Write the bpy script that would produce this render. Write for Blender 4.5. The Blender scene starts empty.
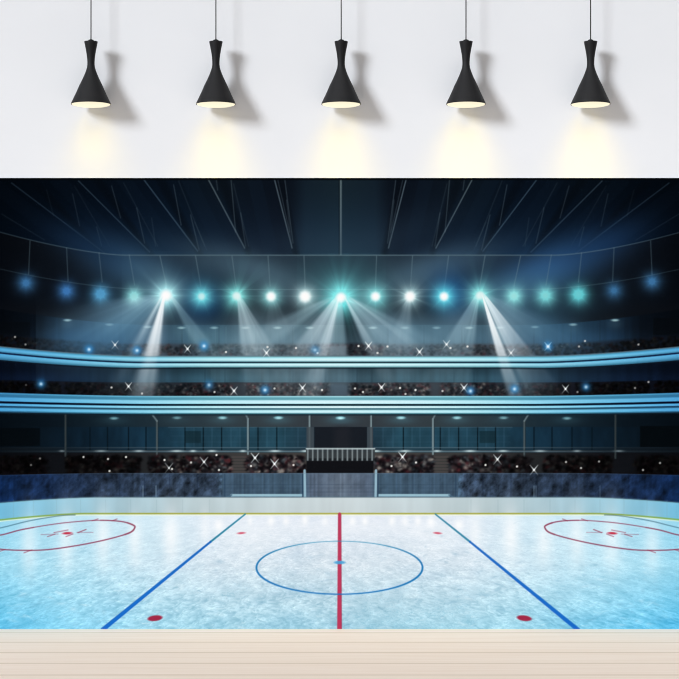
import bpy, bmesh, math, random
import numpy as np

SC = bpy.context.scene
COL = SC.collection
D = 8.5                 # camera to the hanging backdrop (m)
K = 0.005               # metres per picture pixel on the backdrop
CZ = 289.5 * K          # eye height above the floor
AX = 340.3              # mirror axis of the printed picture
WALL_Y = 0.012


def px(x):
    return (x - 339.5) * K


def pz(y):
    return CZ - (y - 339.5) * K


# ------------------------------------------------------------------ materials
def material(name, colour, rough=0.6, spec=0.3):
    m = bpy.data.materials.new(name)
    m.use_nodes = True
    b = m.node_tree.nodes['Principled BSDF']
    b.inputs['Base Color'].default_value = (*colour, 1)
    b.inputs['Roughness'].default_value = rough
    b.inputs['Specular IOR Level'].default_value = spec
    return m, b, m.node_tree


def wall_material():
    m, b, nt = material('white_plaster', (0.80, 0.80, 0.805), 0.95, 0.0)
    tc = nt.nodes.new('ShaderNodeTexCoord')
    n = nt.nodes.new('ShaderNodeTexNoise')
    n.inputs['Scale'].default_value = 1.1
    n.inputs['Detail'].default_value = 3
    nt.links.new(tc.outputs['Object'], n.inputs['Vector'])
    r = nt.nodes.new('ShaderNodeValToRGB')
    r.color_ramp.elements[0].position = 0.3
    r.color_ramp.elements[0].color = (0.757, 0.767, 0.782, 1)
    r.color_ramp.elements[1].position = 0.7
    r.color_ramp.elements[1].color = (0.782, 0.793, 0.81, 1)
    nt.links.new(n.outputs['Fac'], r.inputs['Fac'])
    nt.links.new(r.outputs['Color'], b.inputs['Base Color'])
    return m


def floor_material():
    """Pale planks running along the wall; the seams sit PLANK apart."""
    m, b, nt = material('pale_planks', (0.8, 0.7, 0.6), 0.75, 0.1)
    L = nt.links.new
    tc = nt.nodes.new('ShaderNodeTexCoord')
    sep = nt.nodes.new('ShaderNodeSeparateXYZ')
    L(tc.outputs['Object'], sep.inputs[0])

    def math_node(op, a, bb=None):
        n = nt.nodes.new('ShaderNodeMath')
        n.operation = op
        for i, v in enumerate((a, bb)):
            if v is None:
                continue
            if isinstance(v, (int, float)):
                n.inputs[i].default_value = v
            else:
                L(v, n.inputs[i])
        return n.outputs[0]
    t = math_node('DIVIDE', math_node('ADD', sep.outputs['Y'], 10 * PLANK - SEAM0), PLANK)
    fr = math_node('FRACT', t)
    idx = math_node('FLOOR', t)
    d = math_node('MINIMUM', fr, math_node('SUBTRACT', 1.0, fr))
    seam = nt.nodes.new('ShaderNodeMapRange')
    seam.inputs['From Min'].default_value = 0.015
    seam.inputs['From Max'].default_value = 0.055
    seam.inputs['To Min'].default_value = 1.0
    seam.inputs['To Max'].default_value = 0.0
    L(d, seam.inputs['Value'])
    # grain: stretched noise, shifted per plank
    comb = nt.nodes.new('ShaderNodeCombineXYZ')
    L(math_node('ADD', math_node('MULTIPLY', sep.outputs['X'], 0.9), math_node('MULTIPLY', idx, 7.3)), comb.inputs[0])
    L(math_node('MULTIPLY', sep.outputs['Y'], 34.0), comb.inputs[1])
    L(idx, comb.inputs[2])
    n = nt.nodes.new('ShaderNodeTexNoise')
    n.inputs['Scale'].default_value = 1.6
    n.inputs['Detail'].default_value = 5
    L(comb.outputs[0], n.inputs['Vector'])
    r = nt.nodes.new('ShaderNodeValToRGB')
    r.color_ramp.elements[0].position = 0.32
    r.color_ramp.elements[0].color = (0.87, 0.72, 0.60, 1)
    r.color_ramp.elements[1].position = 0.68
    r.color_ramp.elements[1].color = (0.92, 0.785, 0.68, 1)
    L(n.outputs['Fac'], r.inputs['Fac'])
    mix = nt.nodes.new('ShaderNodeMix')
    mix.data_type = 'RGBA'
    L(math_node('MULTIPLY', seam.outputs[0], 0.62), mix.inputs['Factor'])
    L(r.outputs['Color'], mix.inputs['A'])
    mix.inputs['B'].default_value = (0.60, 0.46, 0.32, 1)
    L(mix.outputs['Result'], b.inputs['Base Color'])
    bump = nt.nodes.new('ShaderNodeBump')
    bump.inputs['Strength'].default_value = 0.15
    bump.invert = True
    L(seam.outputs[0], bump.inputs['Height'])
    L(bump.outputs[0], b.inputs['Normal'])
    return m


PLANK = 0.0311 * D
SEAM0 = -D + 0.8629 * D     # a seam, measured from the wall
M_WALL = wall_material()
M_FLOOR = floor_material()
M_BLACK, _b, _nt = material('matte_black_metal', (0.009, 0.009, 0.010), 0.6, 0.25)
_n = _nt.nodes.new('ShaderNodeTexNoise')
_n.inputs['Scale'].default_value = 260
_n.inputs['Detail'].default_value = 2
_bp = _nt.nodes.new('ShaderNodeBump')
_bp.inputs['Strength'].default_value = 0.06
_nt.links.new(_n.outputs['Fac'], _bp.inputs['Height'])
_nt.links.new(_bp.outputs[0], _b.inputs['Normal'])
M_CORD, _b, _nt = material('black_cord', (0.02, 0.02, 0.02), 0.7, 0.2)
M_INNER, _b, _nt = material('white_enamel', (0.85, 0.8, 0.66), 0.6, 0.2)
M_GLOW, _b, _nt = material('lit_diffuser', (0.25, 0.23, 0.18), 0.6, 0.1)
_b.inputs['Emission Color'].default_value = (1.0, 0.93, 0.70, 1)
_b.inputs['Emission Strength'].default_value = 0.86
M_BACK, _b, _nt = material('white_cloth', (0.75, 0.75, 0.75), 0.95, 0.0)

M_PRINT, _b, _nt = material('printed_cloth', (0.5, 0.5, 0.5), 1.0, 0.0)
_a = _nt.nodes.new('ShaderNodeAttribute')
_a.attribute_name = 'ink'
_nt.links.new(_a.outputs['Color'], _b.inputs['Base Color'])


# ------------------------------------------------------------------ mesh helpers
def link(name, me, mat, parent=None):
    o = bpy.data.objects.new(name, me)
    COL.objects.link(o)
    if mat is not None:
        me.materials.append(mat)
    if parent is not None:
        o.parent = parent
    return o


def from_bm(name, bm, mat, parent=None, smooth=False):
    me = bpy.data.meshes.new(name)
    bmesh.ops.recalc_face_normals(bm, faces=bm.faces)
    bm.to_mesh(me)
    bm.free()
    if smooth:
        me.polygons.foreach_set('use_smooth', [True] * len(me.polygons))
    return link(name, me, mat, parent)


def box(x0, x1, y0, y1, z0, z1):
    bm = bmesh.new()
    bmesh.ops.create_cube(bm, size=1)
    for v in bm.verts:
        v.co = ((x0 + x1) / 2 + v.co.x * (x1 - x0), (y0 + y1) / 2 + v.co.y * (y1 - y0), (z0 + z1) / 2 + v.co.z * (z1 - z0))
    return bm


def lathe(profile, seg=64, closed=False):
    """Spin (radius, height) pairs round Z; closed joins the last pair to the first."""
    bm = bmesh.new()
    rings = []
    for r, z in profile:
        if r < 1e-6:
            rings.append([bm.verts.new((0, 0, z))])
        else:
            rings.append([bm.verts.new((r * math.cos(2 * math.pi * i / seg), r * math.sin(2 * math.pi * i / seg), z)) for i in range(seg)])
    pairs = list(zip(rings, rings[1:]))
    if closed:
        pairs.append((rings[-1], rings[0]))
    for a, b in pairs:
        for i in range(seg):
            j = (i + 1) % seg
            if len(a) == 1 and len(b) == 1:
                continue
            if len(a) == 1:
                bm.faces.new((a[0], b[i], b[j]))
            elif len(b) == 1:
                bm.faces.new((a[i], a[j], b[0]))
            else:
                bm.faces.new((a[i], a[j], b[j], b[i]))
    return bm


# ------------------------------------------------------------------ the printed picture
# The backdrop is a flat printed cloth. Its picture is drawn here, in display values 0-255, on a half-pixel grid that becomes the ink of the cloth.
STEP = 0.5
GX = np.arange(-60.0, 739.01, STEP)
GY = np.arange(178.0, 629.01, STEP)
X, Y = np.meshgrid(GX, GY)
U = np.abs(X - AX)
H, W = X.shape
C = np.zeros((H, W, 3))
rng = np.random.default_rng(7)


def rgb(*c):
    return np.array(c, float)


def sm(a, b, v):
    t = np.clip((v - a) / (b - a), 0, 1)
    return t * t * (3 - 2 * t)


def stops(v, pairs):
    xs = [p[0] for p in pairs]
    return np.stack([np.interp(v, xs, [p[1][k] for p in pairs]) for k in range(3)], -1)


def over(alpha, colour, sl=None):
    a = alpha[..., None]
    if sl is None:
        C[:] = C * (1 - a) + colour * a
    else:
        C[sl] = C[sl] * (1 - a) + colour * a


def screen(alpha, colour, sl=None):
    a = alpha[..., None] * np.asarray(colour, float) / 255.0
    if sl is None:
        C[:] = 255 - (255 - C) * (1 - np.clip(a, 0, 1))
    else:
        C[sl] = 255 - (255 - C[sl]) * (1 - np.clip(a, 0, 1))


def window(x0, x1, y0, y1):
    i0, i1 = max(0, int((x0 - GX[0]) / STEP)), min(W, int((x1 - GX[0]) / STEP) + 2)
    j0, j1 = max(0, int((y0 - GY[0]) / STEP)), min(H, int((y1 - GY[0]) / STEP) + 2)
    return (slice(j0, max(j0, j1)), slice(i0, max(i0, i1)))


def cover(dist, half):
    """Anti-aliased coverage of a stroke of half-width half at distance dist."""
    return np.clip(half + 0.5 - np.abs(dist), 0, 1) * min(1.0, half * 2 + 0.25)


def stroke(p, q, w, colour, a=1.0, a2=None, w2=None):
    (x0, y0), (x1, y1) = p, q
    pad = max(w, w2 or w) + 2
    sl = window(min(x0, x1) - pad, max(x0, x1) + pad, min(y0, y1) - pad, max(y0, y1) + pad)
    xx, yy = X[sl], Y[sl]
    if xx.size == 0:
        return
    dx, dy = x1 - x0, y1 - y0
    L2 = dx * dx + dy * dy
    t = np.clip(((xx - x0) * dx + (yy - y0) * dy) / L2, 0, 1)
    d = np.hypot(xx - x0 - t * dx, yy - y0 - t * dy)
    ww = w + ((w2 if w2 is not None else w) - w) * t
    aa = a + ((a2 if a2 is not None else a) - a) * t
    cov = np.clip(ww / 2 + 0.5 - d, 0, 1) * np.minimum(1, ww)
    over(cov * aa, colour, sl)


def both(p, q, w, colour, a=1.0, a2=None):
    stroke(p, q, w, colour, a, a2)
    stroke((2 * AX - p[0], p[1]), (2 * AX - q[0], q[1]), w, colour, a, a2)


def path(pts, w, colour, a=1.0, ws=None):
    for i in range(len(pts) - 1):
        if ws:
            stroke(pts[i], pts[i + 1], ws[i], colour, a, None, ws[i + 1])
        else:
            stroke(pts[i], pts[i + 1], w, colour, a)


def polyline(pts, ws, colour, a=1.0):
    xs, ys = [p[0] for p in pts], [p[1] for p in pts]
    sl = window(min(xs) - 3, max(xs) + 3, min(ys) - 3, max(ys) + 3)
    xx, yy = X[sl], Y[sl]
    cov = np.zeros(xx.shape)
    for (x0, y0), (x1, y1), w in zip(pts, pts[1:], ws):
        dx, dy = x1 - x0, y1 - y0
        t = np.clip(((xx - x0) * dx + (yy - y0) * dy) / (dx * dx + dy * dy), 0, 1)
        d = np.hypot(xx - x0 - t * dx, yy - y0 - t * dy)
        cov = np.maximum(cov, np.clip(w / 2 + .5 - d, 0, 1) * min(1.0, w))
    over(cov * a, colour, sl)


def spline(pts, n=14):
    out = []
    P = [pts[0]] + list(pts) + [pts[-1]]
    for i in range(1, len(P) - 2):
        for k in range(n):
            t = k / n
            c = []
            for d in (0, 1):
                a, b, c2, e = P[i - 1][d], P[i][d], P[i + 1][d], P[i + 2][d]
                c.append(0.5 * (2 * b + (c2 - a) * t + (2 * a - 5 * b + 4 * c2 - e) * t * t + (3 * b - a - 3 * c2 + e) * t ** 3))
            out.append(tuple(c))
    out.append(tuple(pts[-1]))
    return out


def rect(x0, x1, y0, y1, colour, a=1.0, soft=0.5):
    sl = window(x0 - soft - 1, x1 + soft + 1, y0 - soft - 1, y1 + soft + 1)
    xx, yy = X[sl], Y[sl]
    cov = np.clip((xx - x0) / soft / 2 + .5, 0, 1) * np.clip((x1 - xx) / soft / 2 + .5, 0, 1) \
        * np.clip((yy - y0) / soft / 2 + .5, 0, 1) * np.clip((y1 - yy) / soft / 2 + .5, 0, 1)
    over(cov * a, colour, sl)


def blob(x, y, sx, sy, colour, a=1.0, mode=over, rot=0.0):
    R = 3.2 * max(sx, sy)
    sl = window(x - R, x + R, y - R, y + R)
    xx, yy = X[sl] - x, Y[sl] - y
    if rot:
        xx, yy = xx * math.cos(rot) + yy * math.sin(rot), -xx * math.sin(rot) + yy * math.cos(rot)
    mode(a * np.exp(-0.5 * ((xx / sx) ** 2 + (yy / sy) ** 2)), colour, sl)


def disc(x, y, rx, ry, colour, a=1.0, rot=0.0):
    R = max(rx, ry) + 2
    sl = window(x - R, x + R, y - R, y + R)
    xx, yy = X[sl] - x, Y[sl] - y
    xx, yy = xx * math.cos(rot) + yy * math.sin(rot), -xx * math.sin(rot) + yy * math.cos(rot)
    r = np.sqrt((xx / rx) ** 2 + (yy / ry) ** 2)
    over(np.clip((1 - r) * min(rx, ry) + 0.5, 0, 1) * a, colour, sl)


TAB = rng.random((256, 256))


def vnoise(x, y, seed=0):
    x = x + seed * 17.13
    y = y + seed * 9.71
    xi, yi = np.floor(x).astype(int), np.floor(y).astype(int)
    fx, fy = x - xi, y - yi
    fx, fy = fx * fx * (3 - 2 * fx), fy * fy * (3 - 2 * fy)
    a, b = TAB[yi & 255, xi & 255], TAB[yi & 255, (xi + 1) & 255]
    c, d = TAB[(yi + 1) & 255, xi & 255], TAB[(yi + 1) & 255, (xi + 1) & 255]
    return (a * (1 - fx) + b * fx) * (1 - fy) + (c * (1 - fx) + d * fx) * fy


def fbm(x, y, o=4, seed=0):
    s, w, t = 0, 1, 0
    for k in range(o):
        s = s + w * vnoise(x * 2 ** k, y * 2 ** k, seed + k)
        t += w
        w *= 0.55
    return s / t


def bow(u0, rise, p, end=340.0):
    """How far a horizontal of the arena bends at the sides."""
    return rise * (np.clip(U - u0, 0, None) / (end - u0)) ** p


Y_RING = 255.2 - bow(215, 23.0, 1.49)
Y_RAIL = 289.5 - bow(190, 20.5, 1.68)
Y_SOFFIT = 325.0 - bow(190, 16.0, 1.6)
Y_LEDGE = 362.6 - bow(200, 9.5, 1.53)
Y_LEDGE_T = Y_LEDGE - 6.4
Y_LEDGE_B = Y_LEDGE + 5.0 + bow(150, 2.0, 1.2)
Y_MID = 382.5 - bow(200, 2.5, 1.5)
Y_BAND_T = 396.3 - bow(190, 3.3, 1.5)
Y_BAND = 405.0 - bow(190, 4.0, 1.5)
Y_BAND_B = 414.0 - bow(190, 1.9, 1.5)
Y_GLASS = 473.2 + bow(230, 2.0, 1.4)
Y_BOARD = 497.3 + bow(245, 5.5, 1.48)
Y_KICK = 513.6 + bow(255, 6.3, 1.45)


def band(top, bottom, colour, a=1.0, soft=0.7):
    cov = np.clip((Y - top) / soft + .5, 0, 1) * np.clip((bottom - Y) / soft + .5, 0, 1)
    over(cov * a, colour)


# ---- roof
roof = stops(U, [(0, (27, 46, 62)), (35, (25, 42, 58)), (48, (17, 27, 40)), (60, (15, 24, 37)), (110, (15, 27, 42)), (170, (11, 24, 40)), (250, (7, 17, 31)), (345, (3, 9, 17))])
C[:] = roof * (0.70 + 0.42 * sm(178, 258, Y))[..., None]
# panels between the trusses: lighter on one flank, dark shadow on the other
TR = [((406.5, 178), (388.5, 248)), ((473, 178), (436, 248)), ((538, 178), (483, 251)), ((602, 181), (531, 252)), ((669, 183), (576, 253))]
for n, (p, q) in enumerate(TR):
    f = 1 - n * 0.13
    off = 9 + 3 * n
    for s in (1, -1):
        for k in range(5):
            pp = (AX + s * (p[0] - off - 6 * (n > 0) + k * 2 - AX), p[1])
            qq = (AX + s * (q[0] - 6 + k - AX), q[1] + 6)
            stroke(pp, qq, 4.5, rgb(4, 7, 12), 0.16)
        stroke((AX + s * (p[0] + 20 - AX), p[1]), (AX + s * (q[0] + 22 - AX), q[1]), 14, rgb(26, 48, 72), 0.10 * f)
g = rgb(96, 114, 126)
for n, (p, q) in enumerate(TR):
    both(p, q, 1.25, g * (1, 1, 1) if n < 2 else g * (0.8, .88, .95), [0.66, 0.62, 0.5, 0.36, 0.28][n])
for p, q, a in [((396, 178), (387.6, 243), .38), ((403, 179), (391, 232), .3), ((394, 200), (389, 247), .25),
                ((449.5, 180), (445, 232), .36), ((464.5, 178), (463, 190), .3), ((447, 184), (432, 246), .18), ((440, 213), (435, 246), .3),
                ((507, 185), (499.5, 225), .32), ((490, 215), (481.5, 250), .32), ((502, 181), (476, 246), .16), ((486, 222), (474, 250), .14),
                ((569, 186), (560, 218), .26), ((544, 208), (536, 243), .28), ((557, 183), (523, 246), .14), ((529, 218), (525, 246), .16),
                ((608, 194), (601, 226), .2), ((584, 227), (579, 246), .22), ((606, 186), (571, 246), .1), ((634, 190), (627, 216), .1),
                ((679, 214), (636, 240), .14)]:
    both(p, q, 1.0, g, a)
stroke((340.8, 179), (340.8, 255), 1.9, rgb(112, 132, 142), .62)
stroke((339.2, 179), (339.2, 290), 1.0, rgb(4, 8, 12), .5)
stroke((340.8, 255), (340.8, 288), 1.0, rgb(100, 130, 140), .5)
# under the ring: dark gallery with haze
under = stops(U, [(0, (34, 48, 60)), (50, (32, 44, 56)), (120, (24, 33, 44)), (200, (17, 25, 36)), (270, (11, 15, 21)), (345, (5, 8, 13))])
band(Y_RING, Y_SOFFIT + 1, under)
dk = sm(296, 312, Y) * (1 - sm(322, 326, Y)) * sm(12, 50, U)
over(dk * 0.55, rgb(12, 15, 20))
for x in (305, 375, 432, 250, 205, 470):
    blob(x, 311, 16, 8, rgb(12, 14, 19), .5)
# haze drifting up from the lamps
for x, y, sx, sy, c, a, r in [(262, 272, 34, 11, (78, 104, 120), .65, .35), (420, 272, 34, 11, (74, 102, 120), .6, -.35), (222, 262, 40, 12, (60, 84, 102), .55, .3),
                              (455, 262, 40, 12, (56, 82, 106), .55, -.3), (546, 270, 46, 16, (50, 92, 138), .85, -.35), (136, 268, 42, 16, (50, 84, 114), .8, .35),
                              (600, 246, 34, 12, (26, 54, 92), .5, -.4), (90, 246, 30, 11, (20, 42, 70), .45, .4), (340, 276, 30, 16, (52, 92, 104), .5, 0),
                              (300, 245, 40, 12, (40, 58, 74), .3, 0), (390, 240, 40, 14, (40, 58, 74), .3, -.4), (160, 280, 22, 12, (70, 96, 110), .4, .5), (520, 285, 26, 9, (60, 96, 120), .4, 0)]:
    blob(x, y, sx, sy, rgb(*c), a, over, r)
# ring and rail lines
over(cover(Y - Y_RING, .55) * np.interp(U, [0, 200, 345], [.75, .55, .30]), rgb(98, 122, 132))
over(cover(Y - Y_RAIL, .4) * np.interp(U, [0, 200, 345], [.5, .38, .24]), rgb(92, 118, 128))
over(cover(Y - Y_RAIL - 6.5, .35) * np.interp(U, [0, 150, 200, 345], [.3, .2, 0, 0]), rgb(92, 118, 128))
for p, q in [((376.6, 256), (375.5, 287)), ((412.6, 256), (410.5, 286)), ((448.6, 256), (444.6, 286)), ((485, 256), (479.8, 286)), ((520.6, 256), (514, 286)),
             ((551.3, 255), (546, 285)), ((581.6, 253), (578.4, 282)), ((614, 248), (612.6, 281)), ((650.6, 241), (652, 274))]:
    both(p, q, 1.0, rgb(108, 132, 142), .46 if p[0] < 530 else .34, .3)

# ---- upper stand
stripe = fbm(X * 0.33, Y * 0.01, 3, 3) - .5
wall1 = stops(U, [(0, (66, 92, 106)), (90, (60, 90, 108)), (150, (50, 80, 100)), (220, (32, 60, 86)), (275, (22, 44, 66)), (300, (9, 17, 27)), (345, (4, 8, 14))])
band(Y_SOFFIT, Y_LEDGE_T, wall1 * .95 * (1 + 0.3 * stripe)[..., None] * (0.8 + .3 * sm(325, 340, Y))[..., None])
for x in (182, 219, 256, 293, 388, 424, 462, 498, 534, 571, 600, 628, 653):
    for xx in (x,):
        stroke((xx, 326 if xx < 590 else 318), (xx, 344), .9, rgb(14, 24, 32), .45)
for x in (189, 215.5, 226, 293.5, 463):
    stroke((x, 327), (x, 345), .8, rgb(120, 150, 160), .3)
rect(653, 700, 318, 335, rgb(4, 7, 11), .8)
rect(-30, 30, 322, 339, rgb(4, 7, 11), .7)


def crowd(x0, x1, y0, y1, light, n, size=1.5, seed=1, dy=None, ragged=False):
    r = np.random.default_rng(seed)
    pal = [(86, 38, 44), (112, 110, 108), (46, 44, 50), (34, 42, 48), (66, 48, 50), (150, 144, 138), (18, 15, 19), (24, 14, 18), (78, 86, 92), (14, 12, 16), (10, 9, 12), (9, 9, 11), (12, 10, 14), (18, 14, 18), (8, 8, 10)]
    for _ in range(n):
        x = r.uniform(x0, x1)
        y = r.uniform(y0, y1)
        e = min(x - x0, x1 - x)
        if ragged and (y - y0) < 3.0 * max(0.0, 1 - e / 6.0) + 1.6 * math.sin(x * .9) * math.sin(x * .37 + 1):
            continue
        if dy is not None:
            y += dy(x)
        l = light(x) if callable(light) else light
        c = np.array(pal[r.integers(len(pal))], float) * l
        blob(x, y, size * r.uniform(.6, 1.25), size * r.uniform(.5, 1.0), c, r.uniform(.45, .95), over, r.uniform(-.6, .6))


def bend(curve):
    row = curve[0]
    return lambda x: float(np.interp(x, GX, row) - row[int((AX - GX[0]) / STEP)])


lv = lambda x: float(np.interp(abs(x - AX), [0, 140, 200, 260, 340], [.66, .62, .45, .26, .16]))
c1 = stops(U, [(0, (58, 58, 62)), (150, (50, 52, 60)), (215, (30, 38, 50)), (280, (16, 22, 32)), (345, (9, 13, 22))])
band(Y_LEDGE_T - 12.5, Y_LEDGE_T, c1, .85, 3)
crowd(-40, 720, 345, 355.5, lv, 2000, 1.25, 11, bend(Y_LEDGE))
over(sm(Y_LEDGE_T[0, 0] - 40, 344, Y) * (1 - sm(356, 358, Y)) * 0.22 * np.exp(-((U - 120) / 150) ** 2), rgb(80, 100, 112))
for x in (340.3,):
    rect(x - 11, x + 7, 345, 356, rgb(92, 108, 120), .8, 2)
# recessed lamps under the soffit
for x, y, a in [(181.5, 327.2, .8), (214, 327.2, .8), (245.5, 327.2, .7), (277.5, 327.2, .8), (309.5, 327.2, .9), (373, 327.2, .9), (405, 327.2, .8), (436.5, 327.2, .85),
                (469, 327.2, .8), (500, 327, .6), (535, 326.4, .75), (573, 324, .75), (615, 319.6, .75), (147.5, 326.4, .7), (109.5, 324, .75), (67.5, 319.6, .75)]:
    disc(x, y + .5, 3.7, 1.15, rgb(140, 184, 192), a * .85)
    blob(x, y + .8, 2.0, .7, rgb(206, 234, 234), a * .75)
    blob(x, y + 4, 5, 4, rgb(120, 160, 172), .16)

# ---- middle stand
stripe2 = fbm(X * 0.16, Y * 0.004, 3, 9) - .5
wall2 = stops(U, [(0, (64, 92, 108)), (60, (56, 90, 106)), (150, (52, 88, 106)), (180, (38, 66, 84)), (230, (24, 44, 64)), (290, (16, 32, 56)), (345, (9, 18, 36))])
band(Y_LEDGE_B, Y_MID, wall2 * .80 * (1 + 0.4 * stripe2)[..., None] * (0.72 + .36 * sm(368, 379, Y))[..., None])
for x in (293, 326, 357, 372, 454, 474, 325, 225, 205):
    stroke((x, 368), (x, 382), .8, rgb(20, 36, 46), .5)
c2 = stops(U, [(0, (44, 46, 52)), (150, (36, 34, 38)), (215, (20, 20, 26)), (345, (8, 12, 22))])
band(Y_MID, Y_BAND_T, c2)
lv2 = lambda x: float(np.interp(abs(x - AX), [0, 140, 190, 260, 340], [.80, .74, .42, .2, .11]))
for x0, x1 in [(-30, 60), (66, 150), (152, 232), (246, 334), (346, 430), (440, 510), (512, 570), (576, 650), (655, 720)]:
    crowd(x0, x1, 384, 395.5, lv2, int((x1 - x0) * 4.6), 1.2, int(x0 + 100), bend(Y_MID))
rect(329, 349, 383, 397, rgb(62, 78, 92), .85, 3)
rect(232, 247, 383, 397, rgb(44, 52, 60), .7, 3)
rect(431, 440, 383, 397, rgb(44, 52, 60), .7, 3)

# ---- lower stand
ceil3 = stops(U, [(0, (52, 58, 64)), (90, (50, 60, 66)), (150, (40, 54, 62)), (220, (22, 38, 48)), (290, (10, 20, 28)), (345, (5, 12, 18))])
band(Y_BAND_B, 428 + 0 * Y, ceil3)
win = stops(U, [(0, (30, 40, 50)), (30, (32, 54, 68)), (60, (36, 70, 86)), (150, (30, 60, 76)), (200, (22, 48, 66)), (250, (14, 32, 46)), (300, (9, 20, 29)), (345, (5, 11, 17))])
pan = fbm(X * 0.12, Y * 0.05, 3, 21) - .5
band(427 + 0 * Y, 448.5 + 0 * Y, win * (1 + .35 * pan)[..., None])
band(447.5 + 0 * Y, 453 + 0 * Y, win * .8 + 8)
seat = stops(U, [(0, (66, 64, 62)), (110, (58, 58, 58)), (200, (34, 36, 38)), (260, (18, 20, 24)), (345, (8, 10, 14))])
band(452.5 + 0 * Y, Y_GLASS, seat)
wl = lambda u: float(np.interp(u, [0, 150, 230, 340], [1, .9, .6, .25]))
for x in (185, 203.3, 221.6, 258, 276.8, 403.4, 440.3, 458.6, 477.6, 495.5, 146, 128.5, 107.5, 552, 572, 534, 592, 90):
    stroke((x, 427.5), (x, 450), 1.2, rgb(6, 16, 22), .8)
for x in (194, 212, 231, 240, 267, 285, 298, 383, 393, 412, 420, 449, 467, 486, 504):
    stroke((x, 428), (x, 447), .8, rgb(74, 118, 140), .3)
for y in (430, 436, 442):
    both((375, y), (510, y), .7, rgb(80, 120, 140), .16)
rect(479.5, 496, 431, 443, rgb(16, 34, 40), .55)
rect(185, 201, 431, 443, rgb(16, 34, 40), .55)
rect(640, 700, 426, 447, rgb(4, 8, 11), .85)
rect(-30, 40, 428, 446, rgb(4, 8, 11), .7)
both((372, 427.4), (512, 427.4), .9, rgb(84, 108, 120), .4)
# recessed lamps
for x, y, a in [(177, 417, .35), (222.5, 417, .65), (278.5, 417, .8), (340.5, 417.2, 1), (401, 417, .8), (457, 417, .7), (503.5, 417, .4), (567, 417.5, .4), (114, 417.5, .4)]:
    blob(x, 420, 10, 3.2, rgb(70, 110, 124), a * .6)
    disc(x, y + .6, 4.2, 1.3, rgb(110, 190, 206), a * .9)
    blob(x, y + 1, 2.4, .9, rgb(196, 244, 250), a)
# posts
for x, top, bot, c in [(248, 419, 454, 1), (309.6, 415, 447, 1), (371.2, 415, 447, 1), (433, 419, 454, 1), (157, 421, 456, .6), (65.5, 415, 456, .42), (524.3, 421, 457, .6), (615.4, 415, 458, .4)]:
    col = rgb(120, 140, 146) * c
    stroke((x, top), (x, bot), 1.9, col, .95)
    stroke((x + 1.2, top), (x + 1.2, bot), .8, rgb(20, 30, 36), .6)
for p, q in [((248, 419), (245.5, 414)), ((433, 419), (435.5, 414)), ((157, 421), (152.5, 415)), ((524.3, 421), (528, 415))]:
    stroke(p, q, 1.7, rgb(110, 130, 136), .75)
# rails
rail_a = stops(U, [(0, (130, 164, 178)), (150, (128, 158, 172)), (215, (96, 116, 126)), (270, (48, 62, 72)), (345, (18, 28, 36))])
gap = sm(33, 35, U)
over(cover(Y - 447.6, .4) * .6 * gap, rail_a * .8)
over(cover(Y - 451.2, .9) * .85 * gap, rail_a * .72)
over(cover(Y - 450.2, .3) * .6 * gap, rgb(8, 16, 22))
for x, w in [(177, 10), (193, 5), (212, 7), (243, 5), (275, 9), (305, 6), (376, 7), (405, 9), (437, 6), (470, 9), (503, 8), (101, 9), (139, 8), (540, 9), (577, 6), (619, 8), (62, 5)]:
    blob(x, 451, w * .42, .7, rgb(214, 236, 240), .9 * wl(abs(x - AX)))
# spectators
lv3 = lambda x: float(np.interp(abs(x - AX), [0, 120, 170, 230, 270, 340], [1.0, .92, .52, .28, .2, .12]))
for x0, x1, n in [(374, 434, 430), (449, 511, 430), (544, 612, 380), (634, 720, 300), (246, 305, 430), (167, 231, 430), (148, 165, 60), (66, 140, 380), (-40, 48, 300), (511, 532, 80)]:
    rect(x0 + 2, x1 - 2, 457, 473.5, rgb(15, 11, 14), .92, 3)
    crowd(x0, x1, 456, 472.5, lv3, int(n * 1.15), 1.55, int(x0 * 3 + 400), None, True)
for x0, x1 in ((232, 246), (434, 448)):
    for k in range(6):
        stroke((x0, 457 + k * 3), (x1, 457 + k * 3), .9, rgb(104, 92, 88), .45)
# middle doorway and gallery rail
rect(306.5, 314, 427, 449, rgb(66, 74, 80), .8)
rect(367, 373, 427, 449, rgb(66, 74, 80), .8)
rect(314.2, 367, 427, 449, rgb(24, 29, 36), 1)
rect(335, 350, 427, 449, rgb(36, 38, 44), .6, 4)
rect(306, 375, 448.5, 461, rgb(52, 58, 62), .9)
for k in range(14):
    x = 307.8 + k * 4.95
    stroke((x, 449), (x, 460.5), 1.5, rgb(128, 140, 144), .9)
    rect(x + 1, x + 4, 458.3, 460.8, rgb(12, 16, 20), .6)
stroke((306.5, 448.7), (374.5, 448.7), 1.5, rgb(176, 192, 196), .95)
rect(306.5, 373.5, 460.8, 473.6, rgb(17, 18, 22), 1)

# ---- glass barrier
cl = fbm(X * .16 + Y * .05, Y * .14, 5, 31)
glass = stops(U, [(0, (94, 108, 124)), (30, (82, 97, 116)), (36, (62, 84, 102)), (118, (62, 84, 104)), (124, (48, 62, 80)), (190, (40, 52, 68)), (240, (32, 44, 62)), (300, (20, 36, 64)), (345, (15, 36, 72))])
band(Y_GLASS, Y_BOARD, glass * (1 + np.where(U > 118, 2.5, .35) * (cl - .5) * np.interp(U, [0, 240, 345], [1, 1, .6]))[..., None])
vs = fbm(X * .5, Y * .004, 2, 44) - .5
band(Y_GLASS, Y_BOARD, glass * (1.1 + 1.2 * vs)[..., None], .25)
for y in (484.5, 488, 492):
    over(cover(Y - y - bow(240, 3, 1.5), .35) * np.where(U < 118, .22, .12), rgb(30, 48, 70))
for x in (397, 413, 430, 283, 266, 250):
    stroke((x, 474), (x, 494), .8, rgb(40, 60, 84), .35)
both((379, 495.3), (449, 495.3), 2.6, rgb(158, 198, 214), .9)
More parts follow.
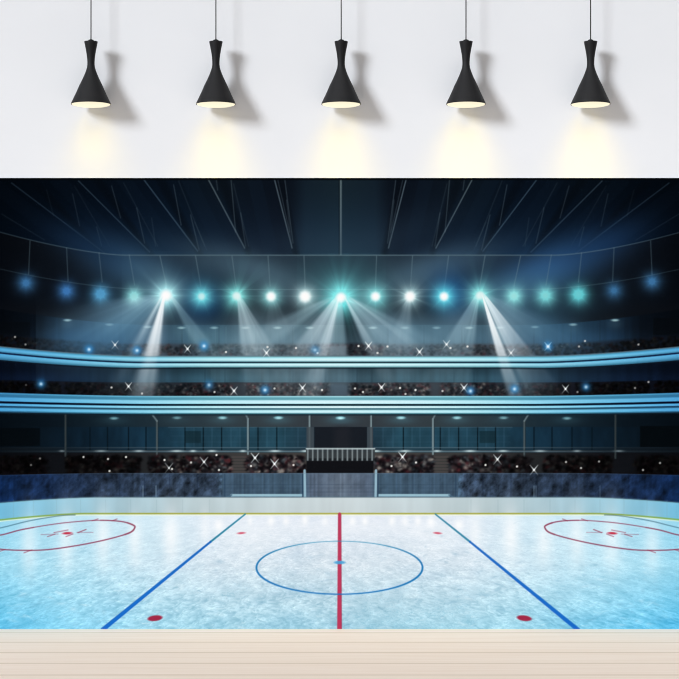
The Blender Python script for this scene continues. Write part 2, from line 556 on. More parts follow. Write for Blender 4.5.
both((449, 495), (456, 498.5), 1.4, rgb(70, 100, 122), .9)
both((455.8, 474), (455.8, 497), 1.0, rgb(36, 58, 80), .7)
both((376, 470.5), (375.6, 497), 2.4, rgb(150, 186, 204), .95)
both((378, 474), (378, 498), 1.0, rgb(30, 54, 78), .8)
band(Y_GLASS - .2, Y_GLASS + .7, rgb(110, 130, 150), .35 * np.interp(U, [0, 150, 345], [1, .8, .3]))
for x in (483, 511, 536, 561, 587, 614, 641, 662):
    both((x, 474.5), (x, 498), .9, rgb(20, 34, 60), .35)
for x, a in ((143, .6), (156, .7), (536, .5), (600, .3), (534, .6)):
    stroke((x, 486), (x, 497), .9, rgb(130, 158, 180), a)

# ---- boards and kick plate
board = stops(U, [(0, (206, 219, 222)), (60, (200, 215, 219)), (150, (184, 203, 208)), (220, (168, 200, 212)), (280, (148, 200, 220)), (345, (116, 192, 226))])
vsh = fbm(X * .08, Y * .01, 3, 55) - .5
band(Y_BOARD, Y_KICK, board * (1 + .10 * vsh)[..., None] * (1.0 - .03 * sm(497, 512, Y))[..., None])
for x in (471, 498, 524, 550, 575, 600, 624, 647, 667):
    both((x, 500), (x, 513.5 + max(0, (x - 595)) * .05), .8, rgb(120, 150, 160), .25)
band(Y_BOARD - 1, Y_BOARD, rgb(120, 160, 176), .25)
over(cover(Y - Y_BOARD, .5) * .4, rgb(60, 84, 100))

# ---- ice
v = np.clip((Y - Y_KICK) / (629 - Y_KICK), 0, 1)
top = stops(U, [(0, (223, 231, 242)), (120, (224, 234, 244)), (190, (210, 234, 245)), (260, (188, 226, 241)), (345, (150, 214, 238))])
mid = stops(U, [(0, (208, 223, 233)), (130, (208, 225, 236)), (200, (198, 226, 239)), (270, (176, 221, 238)), (345, (150, 213, 236))])
low = stops(U, [(0, (160, 204, 222)), (110, (160, 207, 225)), (190, (156, 210, 230)), (260, (136, 205, 232)), (345, (98, 192, 230))])
vv = v[..., None]
low = low * (1 - .05 * sm(150, 340, X - AX))[..., None] ** np.array([2.4, .6, .2])
ice = np.where(vv < .45, top + (mid - top) * (vv / .45), mid + (low - mid) * ((vv - .45) / .55))
den = np.clip(Y - 436.5, 20, None)
S, T = (X - AX) / den, 100 * 60 / den
tex = fbm(S * 16, T * .7, 5, 61) - .5
fine = fbm(S * 62 + tex * 6, T * 3.1 + S * 9, 3, 71) - .5
scr = 1 - np.abs(fbm(S * 30 + 3 * tex, T * 2.2 - S * 14, 3, 81) - .5) * 9
scr2 = 1 - np.abs(fbm(S * 26 - 3 * tex, T * 1.8 + S * 20, 3, 91) - .5) * 9
amp = np.interp(v, [0, .2, .5, 1], [.25, .6, 1, 1.25])
ice = ice + (amp * (tex * 26 + fine * 46))[..., None] * rgb(1.15, .9, .75)
ice = ice + (amp * (np.clip(scr, 0, 1) * 11 + np.clip(scr2, 0, 1) * 9) * np.clip(.5 + 3 * tex, 0, 1))[..., None] * rgb(1, .9, .8)
big = fbm(S * 3.2, T * .16, 3, 101) - .5
ice = ice - (amp * np.clip(-big - .02, 0, 1) * 30)[..., None] * rgb(1.2, .8, .5)
patch = sm(.05, .2, big) * sm(.05, .22, fine)
ice = ice - (amp * patch * 26)[..., None] * rgb(1, .7, .55)
over(np.clip((Y - Y_KICK) / .7 + .5, 0, 1), np.clip(ice, 0, 252))
# skate scratches
sr = np.random.default_rng(5)
for _ in range(900):
    y = 518 + 111 * sr.random() ** .75
    x = sr.uniform(-60, 740)
    k = (y - 436.5) / 190
    ln, an = sr.uniform(4, 15) * k, sr.uniform(-.5, .5) + sr.choice([-.35, .35])
    dx, dy = ln * math.cos(an), ln * math.sin(an) * .6
    dark = sr.random() < .55
    a = sr.uniform(.12, .42) * (0.35 + .65 * (y - 514) / 115)
    stroke((x, y), (x + dx, y + dy), sr.uniform(.5, 1.1), rgb(84, 140, 172) if dark else rgb(244, 252, 255), a, a * .2)
for _ in range(260):
    y = 530 + 98 * sr.random() ** .7
    x = sr.uniform(-60, 740)
    k = (y - 436.5) / 190
    blob(x, y, sr.uniform(1.5, 5) * k, sr.uniform(.6, 1.6) * k, rgb(96, 150, 180) if sr.random() < .6 else rgb(240, 250, 255), sr.uniform(.1, .3), over, sr.uniform(-.4, .4))
# the lamps mirrored on the ice
for x, y, sx, sy, a in [(305, 520, 2.4, 3.5, .8), (271, 521, 2.6, 3.5, .8), (250, 521, 2, 3, .6), (286, 521, 2.4, 3.5, .7), (325, 521, 2.4, 3, .6), (352.5, 521, 2.4, 3.5, .75), (365, 521, 2.4, 3.5, .8), (392, 521, 2.4, 3.5, .75),
                        (405, 521, 2.4, 3.5, .65), (418, 521, 2.4, 3.5, .75), (431, 522, 3, 3.5, .8), (459, 525, 3.5, 4, .85), (219, 526, 3.5, 5, .8), (205, 530, 4, 14, .45), (475, 532, 5, 16, .5), (171, 535, 6, 18, .7),
                        (511, 535, 6, 18, .7), (544, 540, 6, 16, .55), (135, 540, 5, 18, .55), (103, 536, 5.5, 20, .6), (577, 536, 6, 20, .55), (612, 538, 7, 22, .55), (66, 540, 6, 22, .55), (29, 545, 6, 22, .5), (652, 545, 6, 20, .45),
                        (250, 538, 18, 14, .3), (430, 538, 18, 14, .3), (340, 528, 60, 8, .3)]:
    blob(x, y, sx, sy, rgb(252, 254, 255), a)
band(Y_KICK + .8, Y_KICK + 1.9, rgb(250, 250, 210), .6)
over(cover(Y - Y_KICK, .75) * .95, stops(U, [(0, (168, 170, 64)), (200, (158, 166, 60)), (345, (120, 170, 80))]))

# ---- rink markings


for s in (1, -1):
    m_ = lambda x: x if s == 1 else 2 * AX - x
    stroke((m_(435.4), 514.2), (m_(470), 541.8), 1.4, rgb(36, 128, 160), .95, None, 2.0)
    stroke((m_(470), 541.8), (m_(577.8), 629.6), 2.0, rgb(22, 100, 192), .97, None, 4.3)
stroke((339.6, 514), (339.5, 630), 3.0, rgb(184, 48, 82), .95, None, 4.6)
stroke((341.2, 514), (341.6, 630), .7, rgb(120, 20, 48), .55)
stroke((338.0, 514), (337.4, 630), .6, rgb(150, 34, 62), .45)
rr = np.sqrt(((X - 339.5) / 83.0) ** 2 + ((Y - 567.7) / 26.5) ** 2)
gl = np.hypot((X - 339.5) / 83.0 ** 2, (Y - 567.7) / 26.5 ** 2) / np.maximum(rr, 1e-6)
dist = np.abs(rr - 1) / np.maximum(gl, 1e-6)
hw = .40 + .5 * np.abs((X - 339.5) / 83) ** 3 + .22 * sm(560, 594, Y)
over(np.clip(hw + .5 - dist, 0, 1) * np.minimum(1, hw * 2) * .93, stops(Y, [(541, (52, 146, 188)), (560, (14, 110, 172)), (594, (18, 112, 188))]))
disc(339.6, 562.5, 5.5, 1.7, rgb(70, 160, 214), .9)
disc(155, 618.2, 7.4, 2.8, rgb(156, 32, 62), .95, -.12)
disc(524.3, 618.2, 7.4, 2.8, rgb(156, 32, 62), .95, .12)
disc(241.3, 533.1, 3.8, 1.0, rgb(206, 76, 100), .9, -.08)
disc(437.6, 533.1, 3.8, 1.0, rgb(206, 76, 100), .9, .08)
LOOP = spline([(-60, 541), (-30, 539), (0, 535.2), (22, 529.6), (55, 524), (82, 521.2), (103, 520.3), (122, 521.6), (133, 525), (134.6, 528), (129, 533), (108, 539.2), (80, 545), (48, 549.6), (22, 550.3), (0, 549.2), (-30, 546), (-60, 543)], 8)
for s in (1, -1):
    f_ = (lambda p: p) if s == 1 else (lambda p: (2 * AX - p[0] - 1.0, p[1]))
    lw = [1.5 if p[0] > 127 else (1.15 if p[1] > 528 or p[0] > 100 else .9) for p in LOOP]
    polyline([f_(p) for p in LOOP], lw, rgb(134, 40, 70), .88)
    for p, q, w, a in [((92, 520.8), (98, 518.9), 1, .8), ((112, 520.8), (117, 519), 1, .8), ((24, 552.8), (32, 550), 1, .85), ((-1, 551.6), (5, 549.6), 1, .85),
                       ((41, 534.6), (58, 534), .8, .7), ((47.5, 536.6), (55, 534.2), 1, .9), ((54, 532.6), (68, 530), 1, .8), ((66, 536.6), (73, 534), 1, .85),
                       ((77, 532.4), (93, 532.4), .8, .7), ((78, 532.6), (86, 529.5), 1.1, .9)]:
        stroke(f_(p), f_(q), w * .8, rgb(140, 34, 62), a)
    disc(f_((67.3, 0))[0], 533.2, 4.6, 1.2, rgb(190, 40, 66), .95, -.06 * s)
    polyline([f_(p) for p in spline([(-40, 536), (0, 528), (25, 521.8), (45, 518), (62, 515.6), (75, 515)], 5)], [1.0] * 40, rgb(50, 96, 120), .7)

# ---- beams
def beam(ox, oy, a0, a1, A, length, colour=(180, 206, 222), soft=3.2, y1=400.0, mode=screen):
    sl = window(ox - 130, ox + 130, oy, y1)
    xx, yy = X[sl] - ox, Y[sl] - oy
    ang = np.degrees(np.arctan2(xx, np.maximum(yy, 1e-3)))
    r = np.hypot(xx, yy)
    prof = sm(a0 - soft, a0 + soft, ang) * (1 - sm(a1 - soft, a1 + soft, ang)) + 0.24 * np.exp(-((ang - (a0 + a1) / 2) / (a1 - a0)) ** 2)
    streak = .82 + .36 * vnoise(ang * .35 + ox, ang * 0, 5)
    mode(np.clip(A * prof * streak * np.exp(-(r / length) ** 2) * sm(3, 11, yy), 0, 1), rgb(*colour), sl)


for x, y, sx, sy, c, a, r in [(120, 328, 32, 16, (62, 108, 142), .62, -.5), (84, 338, 26, 11, (42, 82, 118), .55, 0), (144, 310, 22, 9, (72, 114, 142), .55, -.6), (252, 332, 18, 16, (98, 130, 146), .50, 0),
                              (204, 336, 22, 12, (82, 124, 142), .46, .4), (300, 330, 26, 13, (106, 138, 152), .46, -.5), (388, 328, 26, 14, (92, 128, 150), .52, .5), (420, 330, 22, 12, (82, 120, 142), .48, 0),
                              (456, 326, 18, 15, (98, 134, 154), .52, -.5), (540, 324, 36, 15, (60, 106, 138), .58, .4), (508, 318, 18, 12, (86, 124, 148), .52, .7), (566, 306, 30, 8, (26, 44, 62), .45, 0), (110, 306, 26, 7, (28, 46, 62), .4, 0),
                              (150, 378, 30, 10, (52, 86, 104), .35, 0), (520, 378, 26, 10, (44, 80, 104), .3, 0), (340, 376, 44, 8, (74, 106, 120), .3, 0)]:
    blob(x, y, sx, sy, rgb(*c), a, over, r)

beam(341, 290, 6, 23, .75, 70, (12, 16, 22), 4, 356, over)
beam(341, 292, 54, 63, .34, 95, (130, 170, 186))
beam(341, 292, -66, -52, .40, 100, (130, 170, 186))
beam(341, 290, -40, -24, .58, 80)
beam(341, 290, -23, -10, .66, 84)
beam(341, 290, -9, 5, .30, 90, (150, 186, 200), 4)
beam(341, 290, 24, 33, .60, 74)
beam(341, 290, 35, 54, .44, 88, (150, 184, 200))
beam(341, 290, -22, -11, .18, 130, (170, 200, 214), 3)
beam(166, 288, -19, -6, .84, 88, (206, 220, 230))
beam(166, 288, -16, -8, .26, 130, (160, 196, 210))
beam(166, 288, -31, -23, .56, 70)
beam(166, 290, -78, -50, .42, 100, (120, 164, 190), 6)
beam(166, 290, -50, -34, .20, 84, (120, 164, 190), 4)
beam(166, 288, 26, 40, .38, 74, (140, 184, 196))
beam(236.5, 289, 4, 32, .50, 74, (168, 196, 208), 3)
beam(236.5, 289, 7, 20, .16, 90, (168, 196, 208), 3)
beam(480, 288, 14.5, 21.5, .90, 84, (206, 222, 232), 1.6)
beam(480, 288, 24, 39, .80, 76, (196, 214, 226), 1.8)
beam(480, 288, 15, 28, .24, 120, (140, 190, 214), 3)
beam(480, 288, -33, -6, .42, 80, (150, 186, 202), 3)
beam(480, 290, 41, 66, .22, 84, (130, 166, 190), 5)
beam(410, 290, -22, 2, .26, 66, (150, 180, 196), 5)
beam(271, 290, -8, 28, .12, 66, (150, 180, 196), 5)

# ---- ledges (drawn after the beams, which stay behind their bright edge)
core = np.exp(-((X - 345) / 215) ** 2)[..., None]
wht = rgb(226, 250, 254)
L1 = stops(U, [(0, (150, 226, 238)), (130, (132, 214, 230)), (200, (104, 192, 222)), (270, (84, 174, 216)), (345, (74, 158, 208))])


def ledge(top, bottom, sharp=.8):
    t = np.clip((Y - top) / (bottom - top), 0, 1)
    return t


t = ledge(Y_LEDGE_T, Y_LEDGE - .8)
col = L1 * (0.55 + 0.5 * np.sin(np.pi * np.clip(t * .8 + .1, 0, 1)) ** 1.2)[..., None]
col = col + (wht - col) * (core * .85 * np.exp(-((t - .6) / .3) ** 2)[..., None])
band(Y_LEDGE_T, Y_LEDGE - .3, np.clip(col, 0, 255))
t = ledge(Y_LEDGE + .8, Y_LEDGE_B)
col = L1 * (1.05 - .5 * t ** 2)[..., None]
col = col + (wht - col) * (core * .85 * np.exp(-((t - .3) / .36) ** 2)[..., None])
band(Y_LEDGE + .3, Y_LEDGE_B, np.clip(col, 0, 255))
band(Y_LEDGE - .9, Y_LEDGE + .7, stops(U, [(0, (28, 56, 66)), (345, (14, 30, 66))]), .95, .8)
band(Y_LEDGE_T - .6, Y_LEDGE_T + .5, rgb(96, 120, 132), .7)
band(Y_LEDGE_B - .2, Y_LEDGE_B + 1.4, rgb(14, 24, 36), .6)
L2 = stops(U, [(0, (134, 212, 228)), (130, (116, 200, 220)), (200, (92, 180, 214)), (270, (76, 164, 208)), (345, (62, 144, 198))])


def lay(a, b, mul, wh, soft=.8):
    s = (Y_BAND_B - Y_BAND_T) / 17.7
    y0, y1 = Y_BAND_T + (a - 396.3) * s, Y_BAND_T + (b - 396.3) * s
    c_ = L2 * mul
    c_ = c_ + (wht - c_) * (core * wh)
    band(y0, y1, np.clip(c_, 0, 255), 1, soft)


lay(396.3, 414.0, .9, 0)
lay(396.0, 397.6, .95, .35)
lay(397.4, 400.4, .78, 0, 1.2)
lay(400.2, 403.8, 1.08, .85, 1.4)
s_ = (Y_BAND_B - Y_BAND_T) / 17.7
band(Y_BAND_T + 7.6 * s_, Y_BAND_T + 9.6 * s_, stops(U, [(0, (26, 44, 52)), (345, (6, 14, 34))]), 1, .7)
lay(406.2, 408.0, 1.12, .98, .7)
lay(408.1, 410.2, .62, 0, .8)
band(Y_BAND_T + 12.0 * s_, Y_BAND_T + 12.9 * s_, stops(U, [(0, (60, 84, 92)), (345, (16, 36, 66))]), .6 * np.interp(U, [0, 120, 345], [.5, .8, 1]), .6)
lay(410.2, 412.9, 1.08, .75, .9)
lay(412.9, 414.0, .7, 0, .8)
band(Y_BAND_B, Y_BAND_B + 1.5, rgb(18, 34, 46), .8)
# beams crossing the first ledge
beam(166, 288, -17, -8, .42, 100, (226, 238, 244), 3, 366.5)
beam(480, 288, 14.5, 21.5, .42, 98, (226, 238, 244), 2, 366.5)

# ---- floodlights
LAMPS = [(26, 283, 0, 7.5, (52, 104, 152), .72, 0), (66.5, 291, 0, 7.5, (50, 106, 168), .74, 0), (100.5, 294, 0, 7.8, (66, 138, 184), .85, 0), (134, 296, 3.0, 7.5, (118, 200, 200), .82, .3),
         (166, 295.5, 5.6, 11, (150, 224, 232), .95, 1), (201.5, 296.5, 3.6, 9.5, (92, 200, 208), .85, .75), (236.5, 296, 4.2, 10, (106, 210, 206), .85, .85), (271, 296.5, 4.8, 8.5, (120, 206, 206), .8, 1),
         (305, 296.5, 5.6, 8.5, (172, 220, 224), .8, 1), (341, 297.5, 5.0, 14, (96, 222, 224), .92, 1), (375.5, 296.5, 4.6, 10, (100, 206, 208), .8, 1), (410, 296.5, 5.2, 8.5, (160, 206, 210), .8, 1),
         (444, 296.5, 4.4, 10, (80, 200, 218), .85, 1), (480, 295.5, 4.2, 10, (110, 212, 208), .88, .85), (514, 296, 3.4, 8, (110, 204, 200), .84, .4), (545.5, 295.5, 3.0, 8.5, (98, 196, 196), .84, .28),
         (578.5, 294.5, 3.4, 8.2, (82, 192, 198), .88, .2), (614, 290.5, 0, 7.5, (46, 96, 140), .68, 0), (652, 281.5, 0, 7.5, (52, 104, 150), .72, 0)]
blob(203, 302, 15, 14, rgb(6, 36, 92), .6)
blob(450, 293, 14, 14, rgb(8, 50, 126), .6)
for i, (x, y, rc, rh, c, a, wcore) in enumerate(LAMPS):
    sl = window(x - 44, x + 44, y - 44, y + 44)
    xx, yy = X[sl] - x, Y[sl] - y
    r = np.hypot(xx, yy)
    th = np.arctan2(yy, xx)
    halo = a * np.exp(-(r / rh) ** 2 * .72) + .30 * a * np.exp(-r / (rh * 1.25))
    star = 0
    for k in range(4):
        ca, sa = math.cos(math.pi * k / 4 + .39 * (i % 2)), math.sin(math.pi * k / 4 + .39 * (i % 2))
        star = star + np.exp(-np.abs(-xx * sa + yy * ca) / 1.1) * np.exp(-r / (rh * .75))
    rays = .0
    if x in (166, 236.5, 341, 410, 480):
        rays = .16 * np.clip(vnoise(th * 5.5 + 40 + i * 11, th * 0, 7) * 2 - .9, 0, 1) * np.exp(-r / (rh * 1.9))
    screen(np.clip(halo + .34 * a * star + rays, 0, 1), rgb(*c), sl)
    if rc:
        over(np.clip(np.exp(-(r / rc) ** 4 * .9), 0, 1) * (.25 + .75 * wcore), rgb(255, 255, 255) * wcore + rgb(*c) * (1 - wcore), sl)

# ---- camera flashes and small lights in the stands
def spark(x, y, n=4.6, a=1.0, c=(240, 250, 252)):
    for sx in (1, -1):
        stroke((x, y), (x + n * .8 * sx, y + n), 1.0, rgb(*c), a, .5 * a, .7)
        stroke((x, y), (x - n * .8 * sx, y - n), 1.0, rgb(*c), a, .5 * a, .7)
        stroke((x, y), (x + n * .8 * sx, y - n), 1.0, rgb(*c), a, .5 * a, .7)
    blob(x, y, .8, .8, rgb(255, 255, 255), a)


for x, y, a in [(115, 345, .6), (187.5, 349, .8), (266.5, 353, .95), (368.5, 346, 1), (419.5, 352, .95), (446.5, 344.5, .7), (511, 353, .6), (128.5, 386.5, .8), (234, 391, .95), (302.5, 388, 1),
                (381.5, 387.5, 1), (464, 388, 1), (565.5, 389, .75), (204, 462, .75), (255, 458, 1), (274.5, 464, 1), (402.5, 457, 1), (497.5, 459.5, .85), (534, 470, .75), (169, 468, .5)]:
    spark(x, y, 4.0 if y < 440 else 4.8, a * .95)
for x, y, a in [(15, 337, .6), (25.5, 344.5, .5), (226, 352, .9), (267.5, 347, .8), (296, 348, .85), (317.5, 353, .9), (111.5, 387.5, .8), (142, 393.5, .7), (26, 385, .25), (214.5, 392, .8), (274.5, 388.5, .8),
                (322, 390, .9), (83.5, 457, .8), (108, 459, .8), (126, 457, .9), (109.5, 471, .8), (40, 458.5, .4), (31, 465, .4), (164.5, 460, .9), (172, 469, .9), (191, 462.5, .8), (216.5, 455, .95), (219, 470, .9),
                (251, 466, .95), (293.5, 465, .9), (358.5, 346, .95), (377.5, 353, .8), (387.5, 346.5, .85), (450.5, 348, .85), (467.5, 346.5, .9), (355, 388.5, .9), (363, 392, .9), (400, 388, .9), (405.5, 394, .8),
                (415.5, 390, .95), (442.5, 391, .75), (391.5, 466, .9), (416, 462.5, .9), (485.5, 465, .9), (585, 341, .7), (579, 346.5, .6), (638.5, 344.5, .6), (577.5, 392, .5), (635, 388, .5), (648.5, 382, .6),
                (517, 466.5, .9), (566, 462, .7), (581, 468, .7), (599, 461.5, .6), (643, 470, .6), (660, 463, .6)]:
    disc(x, y, 1.05, 1.05, rgb(246, 246, 242), a)
for x, y, a in [(89, 349.5, .9), (137, 350.5, .9), (204, 346, .95), (315, 350, .6), (41, 384, .8), (209, 385, .7), (265, 390, .9), (548, 346.5, .95), (470.5, 391, .9), (514.5, 389, .9), (586, 387, .75)]:
    blob(x, y, 3.2, 3.2, rgb(50, 150, 226), .85 * a)
    blob(x, y, 1.2, 1.2, rgb(214, 240, 255), a)
spark(548, 346.5, 4, .8, (170, 220, 250))

# dark hem along the top edge of the print
over(np.clip(180.6 - Y, 0, 1) * .9, rgb(3, 5, 8))

# ------------------------------------------------------------------ the backdrop as one cloth, its printed areas as parts
LIGHT_ON_CLOTH = 1.17      # white cloth shows this much under the room's light
srgb = np.clip(C, 0, 255) / 255.0
lin = np.where(srgb <= 0.04045, srgb / 12.92, ((srgb + 0.055) / 1.055) ** 2.4) / LIGHT_ON_CLOTH
ink = np.ones((H, W, 4), np.float32)
ink[..., :3] = np.clip(lin, 0, 0.97)

fx, fy = (GX[:-1] + GX[1:]) / 2, (GY[:-1] + GY[1:]) / 2
FX, FY = np.meshgrid(fx, fy)


def mid(a):
    return (a[:-1, :-1] + a[1:, 1:]) / 2


LAB = np.zeros((H - 1, W - 1), np.int32)
PARTS = [('roof_print', 'dark blue steel roof of the printed arena')]


def region(name, label, mask):
    PARTS.append((name, label))
    LAB[mask] = len(PARTS) - 1


region('upper_stand_print', 'printed lamp gallery and top tier of spectators', (FY >= mid(Y_RING)) & (FY < mid(Y_LEDGE_T)))
region('balcony_band_print', 'printed glowing balcony edge, the upper of two', (FY >= mid(Y_LEDGE_T)) & (FY < mid(Y_LEDGE_B)))
region('middle_stand_print', 'printed middle tier of spectators', (FY >= mid(Y_LEDGE_B)) & (FY < mid(Y_BAND_T)))
region('balcony_band_print', 'printed glowing balcony edge, the lower and wider of two', (FY >= mid(Y_BAND_T)) & (FY < mid(Y_BAND_B)))
region('lower_stand_print', 'printed lowest tier of spectators behind the rink', (FY >= mid(Y_BAND_B)) & (FY < mid(Y_GLASS)))
region('doorway_print', 'printed dark doorway with a white railing', (FX > 306) & (FX < 374.5) & (FY > 427) & (FY < mid(Y_GLASS)))
region('glass_barrier_print', 'printed blue rink glass', (FY >= mid(Y_GLASS)) & (FY < mid(Y_BOARD)))
region('rink_boards_print', 'printed pale rink boards with a yellow kick plate', (FY >= mid(Y_BOARD)) & (FY < mid(Y_KICK) + 1))
region('ice_print', 'printed white and pale blue ice', FY >= mid(Y_KICK) + 1)
FU = np.abs(FX - AX)
on_ice = FY >= mid(Y_KICK) + 1
ringd = mid(dist)
region('centre_circle_print', 'printed blue centre circle', on_ice & (ringd < 1.1))
tt = (FY - 514.2) / (629.6 - 514.2)
for s, nm in ((-1, 'left'), (1, 'right')):
    xc = AX + s * (95.1 + tt * (237.5 - 95.1))
    region('blue_line_print', 'printed blue line on the %s of the ice' % nm, on_ice & (np.abs(FX - xc) < 1.6 + 2.0 * tt))
region('centre_line_print', 'printed red centre line', on_ice & (np.abs(FX - 339.55) < 1.7 + .8 * tt))
for x, y, rx, ry in ((155, 618.2, 7.8, 3.1), (524.3, 618.2, 7.8, 3.1), (241.3, 533.1, 4, 1.3), (437.6, 533.1, 4, 1.3)):
    region('face_off_spot_print', None, on_ice & (((FX - x) / rx) ** 2 + ((FY - y) / ry) ** 2 < 1))
for x, y, rc, rh, c, a, wc in LAMPS:
    region('floodlight_print', None, (FX - x) ** 2 + (FY - y) ** 2 < (max(rc, 5.5) + 2.5) ** 2)

VX = px(X).ravel()
VZ = pz(Y).ravel()
VZ = np.maximum(VZ, 0.0)


def sheet_part(name, lab, parent):
    jj, ii = np.nonzero(LAB == lab)
    if len(jj) == 0:
        return None
    a = jj * W + ii
    quads = np.stack([a + W, a + W + 1, a + 1, a], 1)          # facing the room (-Y)
    used, inv = np.unique(quads, return_inverse=True)
    n, f = len(used), len(quads)
    me = bpy.data.meshes.new(name)
    me.vertices.add(n)
    co = np.zeros((n, 3), np.float32)
    co[:, 0], co[:, 2] = VX[used], VZ[used]
    me.vertices.foreach_set('co', co.ravel())
    me.loops.add(4 * f)
    me.loops.foreach_set('vertex_index', inv.ravel().astype(np.int32))
    me.polygons.add(f)
    me.polygons.foreach_set('loop_start', np.arange(0, 4 * f, 4, dtype=np.int32))
    at = me.attributes.new('ink', 'FLOAT_COLOR', 'POINT')
    at.data.foreach_set('color', ink.reshape(-1, 4)[used].ravel())
    me.update(calc_edges=True)
    return link(name, me, M_PRINT, parent)


backdrop = bpy.data.objects.new('arena_banner', None)
COL.objects.link(backdrop)
backdrop['label'] = 'wide flat cloth backdrop printed with a floodlit ice hockey arena, hanging on white wall'
backdrop['category'] = 'backdrop'
for k, (nm, lb) in enumerate(PARTS):
    o = sheet_part(nm, k, backdrop)
    if o is not None and lb:
        o['label'] = lb
from_bm('cloth_back', box(px(GX[0]), px(GX[-1]), 0.0006, 0.008, 0.0, pz(GY[0])), M_BACK, backdrop)

# ------------------------------------------------------------------ the room
def structure(name, bm, mat):
    o = from_bm(name, bm, mat)
    o['kind'] = 'structure'
    return o


structure('wall_back', box(-6, 6, WALL_Y, WALL_Y + 0.15, -0.1, 4.2), M_WALL)
structure('floor', box(-6, 6, -10, WALL_Y, -0.1, 0.0), M_FLOOR)
structure('ceiling', box(-6, 6, -0.30, WALL_Y, 4.0, 4.2), M_WALL)

# ------------------------------------------------------------------ pendant lamps
LAMP_GAP = 0.108                        # lamp axis in front of the wall
LY = WALL_Y - LAMP_GAP
KL = K * (D + LY) / D                   # metres per pixel at the lamps


def lamp_point(x, y):
    return (x - 339.5) * KL, CZ - (y - 339.5) * KL


PROFILE = [(6.7, 41.6), (6.6, 42.4), (5.9, 46), (5.1, 50), (4.4, 54), (3.9, 58), (3.65, 61.5), (3.65, 64.5), (4.0, 67.5), (4.9, 70.5), (6.2, 74), (7.9, 78), (9.8, 82), (11.8, 86), (13.9, 91), (16.2, 96), (18.3, 100.4), (19.6, 103.2), (19.9, 104.4)]
Z0 = lamp_point(0, 104.4)[1]            # the mouth of every shade
CEIL = 4.0


def hz(y):
    return (104.4 - y) * KL


def make_lamp():
    root = bpy.data.objects.new('pendant_lamp', None)
    COL.objects.link(root)
    out = [(r * KL, hz(y)) for r, y in PROFILE]
    inn = [((r - .35) * KL, hz(y)) for r, y in PROFILE if y > 84][::-1]
    shade = from_bm('lamp_shade', lathe([(0, out[0][1])] + out + inn + [(0, inn[-1][1])], 72), M_BLACK, root, True)
    shade['label'] = 'black hourglass lamp shade'
    cap = lathe([(0, hz(39.2)), (0.9 * KL, hz(39.2)), (1.3 * KL, hz(39.6)), (2.6 * KL, hz(40.0)), (2.8 * KL, hz(40.6)), (2.6 * KL, hz(41.2)), (2.4 * KL, hz(41.6)), (0, hz(41.6))], 32)
    from_bm('cord_grip', cap, M_BLACK, root, True)
    top = CEIL - Z0
    from_bm('cord', lathe([(0, hz(39.3)), (0.55 * KL, hz(39.3)), (0.55 * KL, top - .02), (0, top - .02)], 12), M_CORD, root, True)
    from_bm('ceiling_rose', lathe([(0, top), (.05, top), (.05, top - .012), (.035, top - .024), (0.006, top - .03), (0, top - .03)], 40), M_BLACK, root, True)
    dif = from_bm('diffuser', lathe([(0, hz(102.8)), (19.0 * KL, hz(102.8)), (19.3 * KL, hz(104.0)), (18.6 * KL, hz(104.9)), (15 * KL, hz(105.9)), (8 * KL, hz(106.6)), (0, hz(106.8))], 64), M_GLOW, root, True)
    dif['label'] = 'glowing warm white diffuser'
    return root


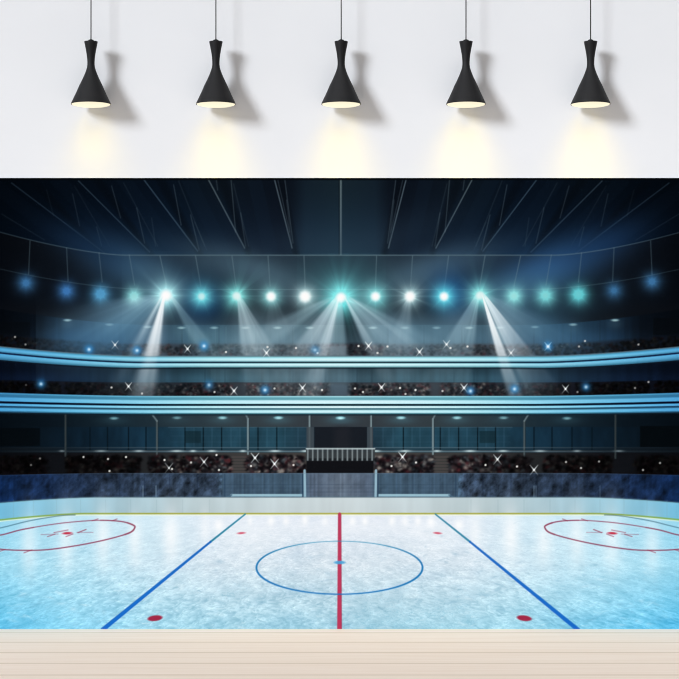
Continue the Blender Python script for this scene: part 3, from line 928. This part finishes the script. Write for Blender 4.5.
WHERE = ['leftmost of the five black hourglass pendant lamps hanging in a row on the white wall',
         'second from the left of the five black hourglass pendant lamps on the white wall',
         'middle one of the five black hourglass pendant lamps, above the centre of the backdrop',
         'second from the right of the five black hourglass pendant lamps on the white wall',
         'rightmost of the five black hourglass pendant lamps hanging in a row on the white wall']
proto = make_lamp()
for i, x in enumerate((91.0, 215.9, 341.2, 466.0, 590.6)):
    if i == 0:
        root = proto
    else:
        root = proto.copy()
        COL.objects.link(root)
        for ch in [o for o in bpy.data.objects if o.parent == proto]:
            c = ch.copy()
            COL.objects.link(c)
            c.parent = root
    root.location = (lamp_point(x, 0)[0], LY, Z0)
    root['label'] = WHERE[i]
    root['category'] = 'pendant lamp'
    root['group'] = 'black pendant lamps in a row'
    ld = bpy.data.lights.new('lamp_light', 'AREA')
    ld.shape = 'DISK'
    ld.size = 2 * 18.5 * KL
    ld.spread = math.radians(85)
    ld.energy = 0.21
    ld.color = (1.0, 0.72, 0.06)
    lo = bpy.data.objects.new('lamp_light', ld)
    COL.objects.link(lo)
    lo.parent = root
    lo.location = (0, 0, -3.4 * KL)
    lo.rotation_euler = (math.radians(9), 0, 0)

# ------------------------------------------------------------------ daylight and added fill
def sun(name, to, strength, angle, colour=(1, 1, 1)):
    from mathutils import Vector
    l = bpy.data.lights.new(name, 'SUN')
    l.energy = strength
    l.angle = angle
    l.color = colour
    o = bpy.data.objects.new(name, l)
    COL.objects.link(o)
    o.rotation_euler = Vector(to).to_track_quat('Z', 'Y').to_euler()
    o.location = (-3, -4, 5)
    return o


sun('side_daylight', (-0.93, -1.0, 0.43), 2.72, 0.27, (0.945, 0.985, 1.04))
sun('high_fill', (0.0, -0.5, 0.87), 1.45, 1.1)  # second sun, added from high in front to brighten the floor
w = bpy.data.worlds.new('World')
SC.world = w
w.use_nodes = True
w.node_tree.nodes['Background'].inputs[0].default_value = (0.92, 1, 1.14, 1)
w.node_tree.nodes['Background'].inputs[1].default_value = 0.075

# ------------------------------------------------------------------ camera
cd = bpy.data.cameras.new('Camera')
cd.sensor_width = 36
cd.lens = 36 * (D / K) / 679
co_ = bpy.data.objects.new('Camera', cd)
COL.objects.link(co_)
co_.location = (0, -D, CZ)
co_.rotation_euler = (math.pi / 2, 0, 0)
SC.camera = co_
SC.cycles.filter_width = 1.1

vs_ = SC.view_settings
vs_.view_transform = 'Standard'
vs_.look = 'None'
vs_.exposure = 0.0
vs_.gamma = 1.0
vs_.use_curve_mapping = False
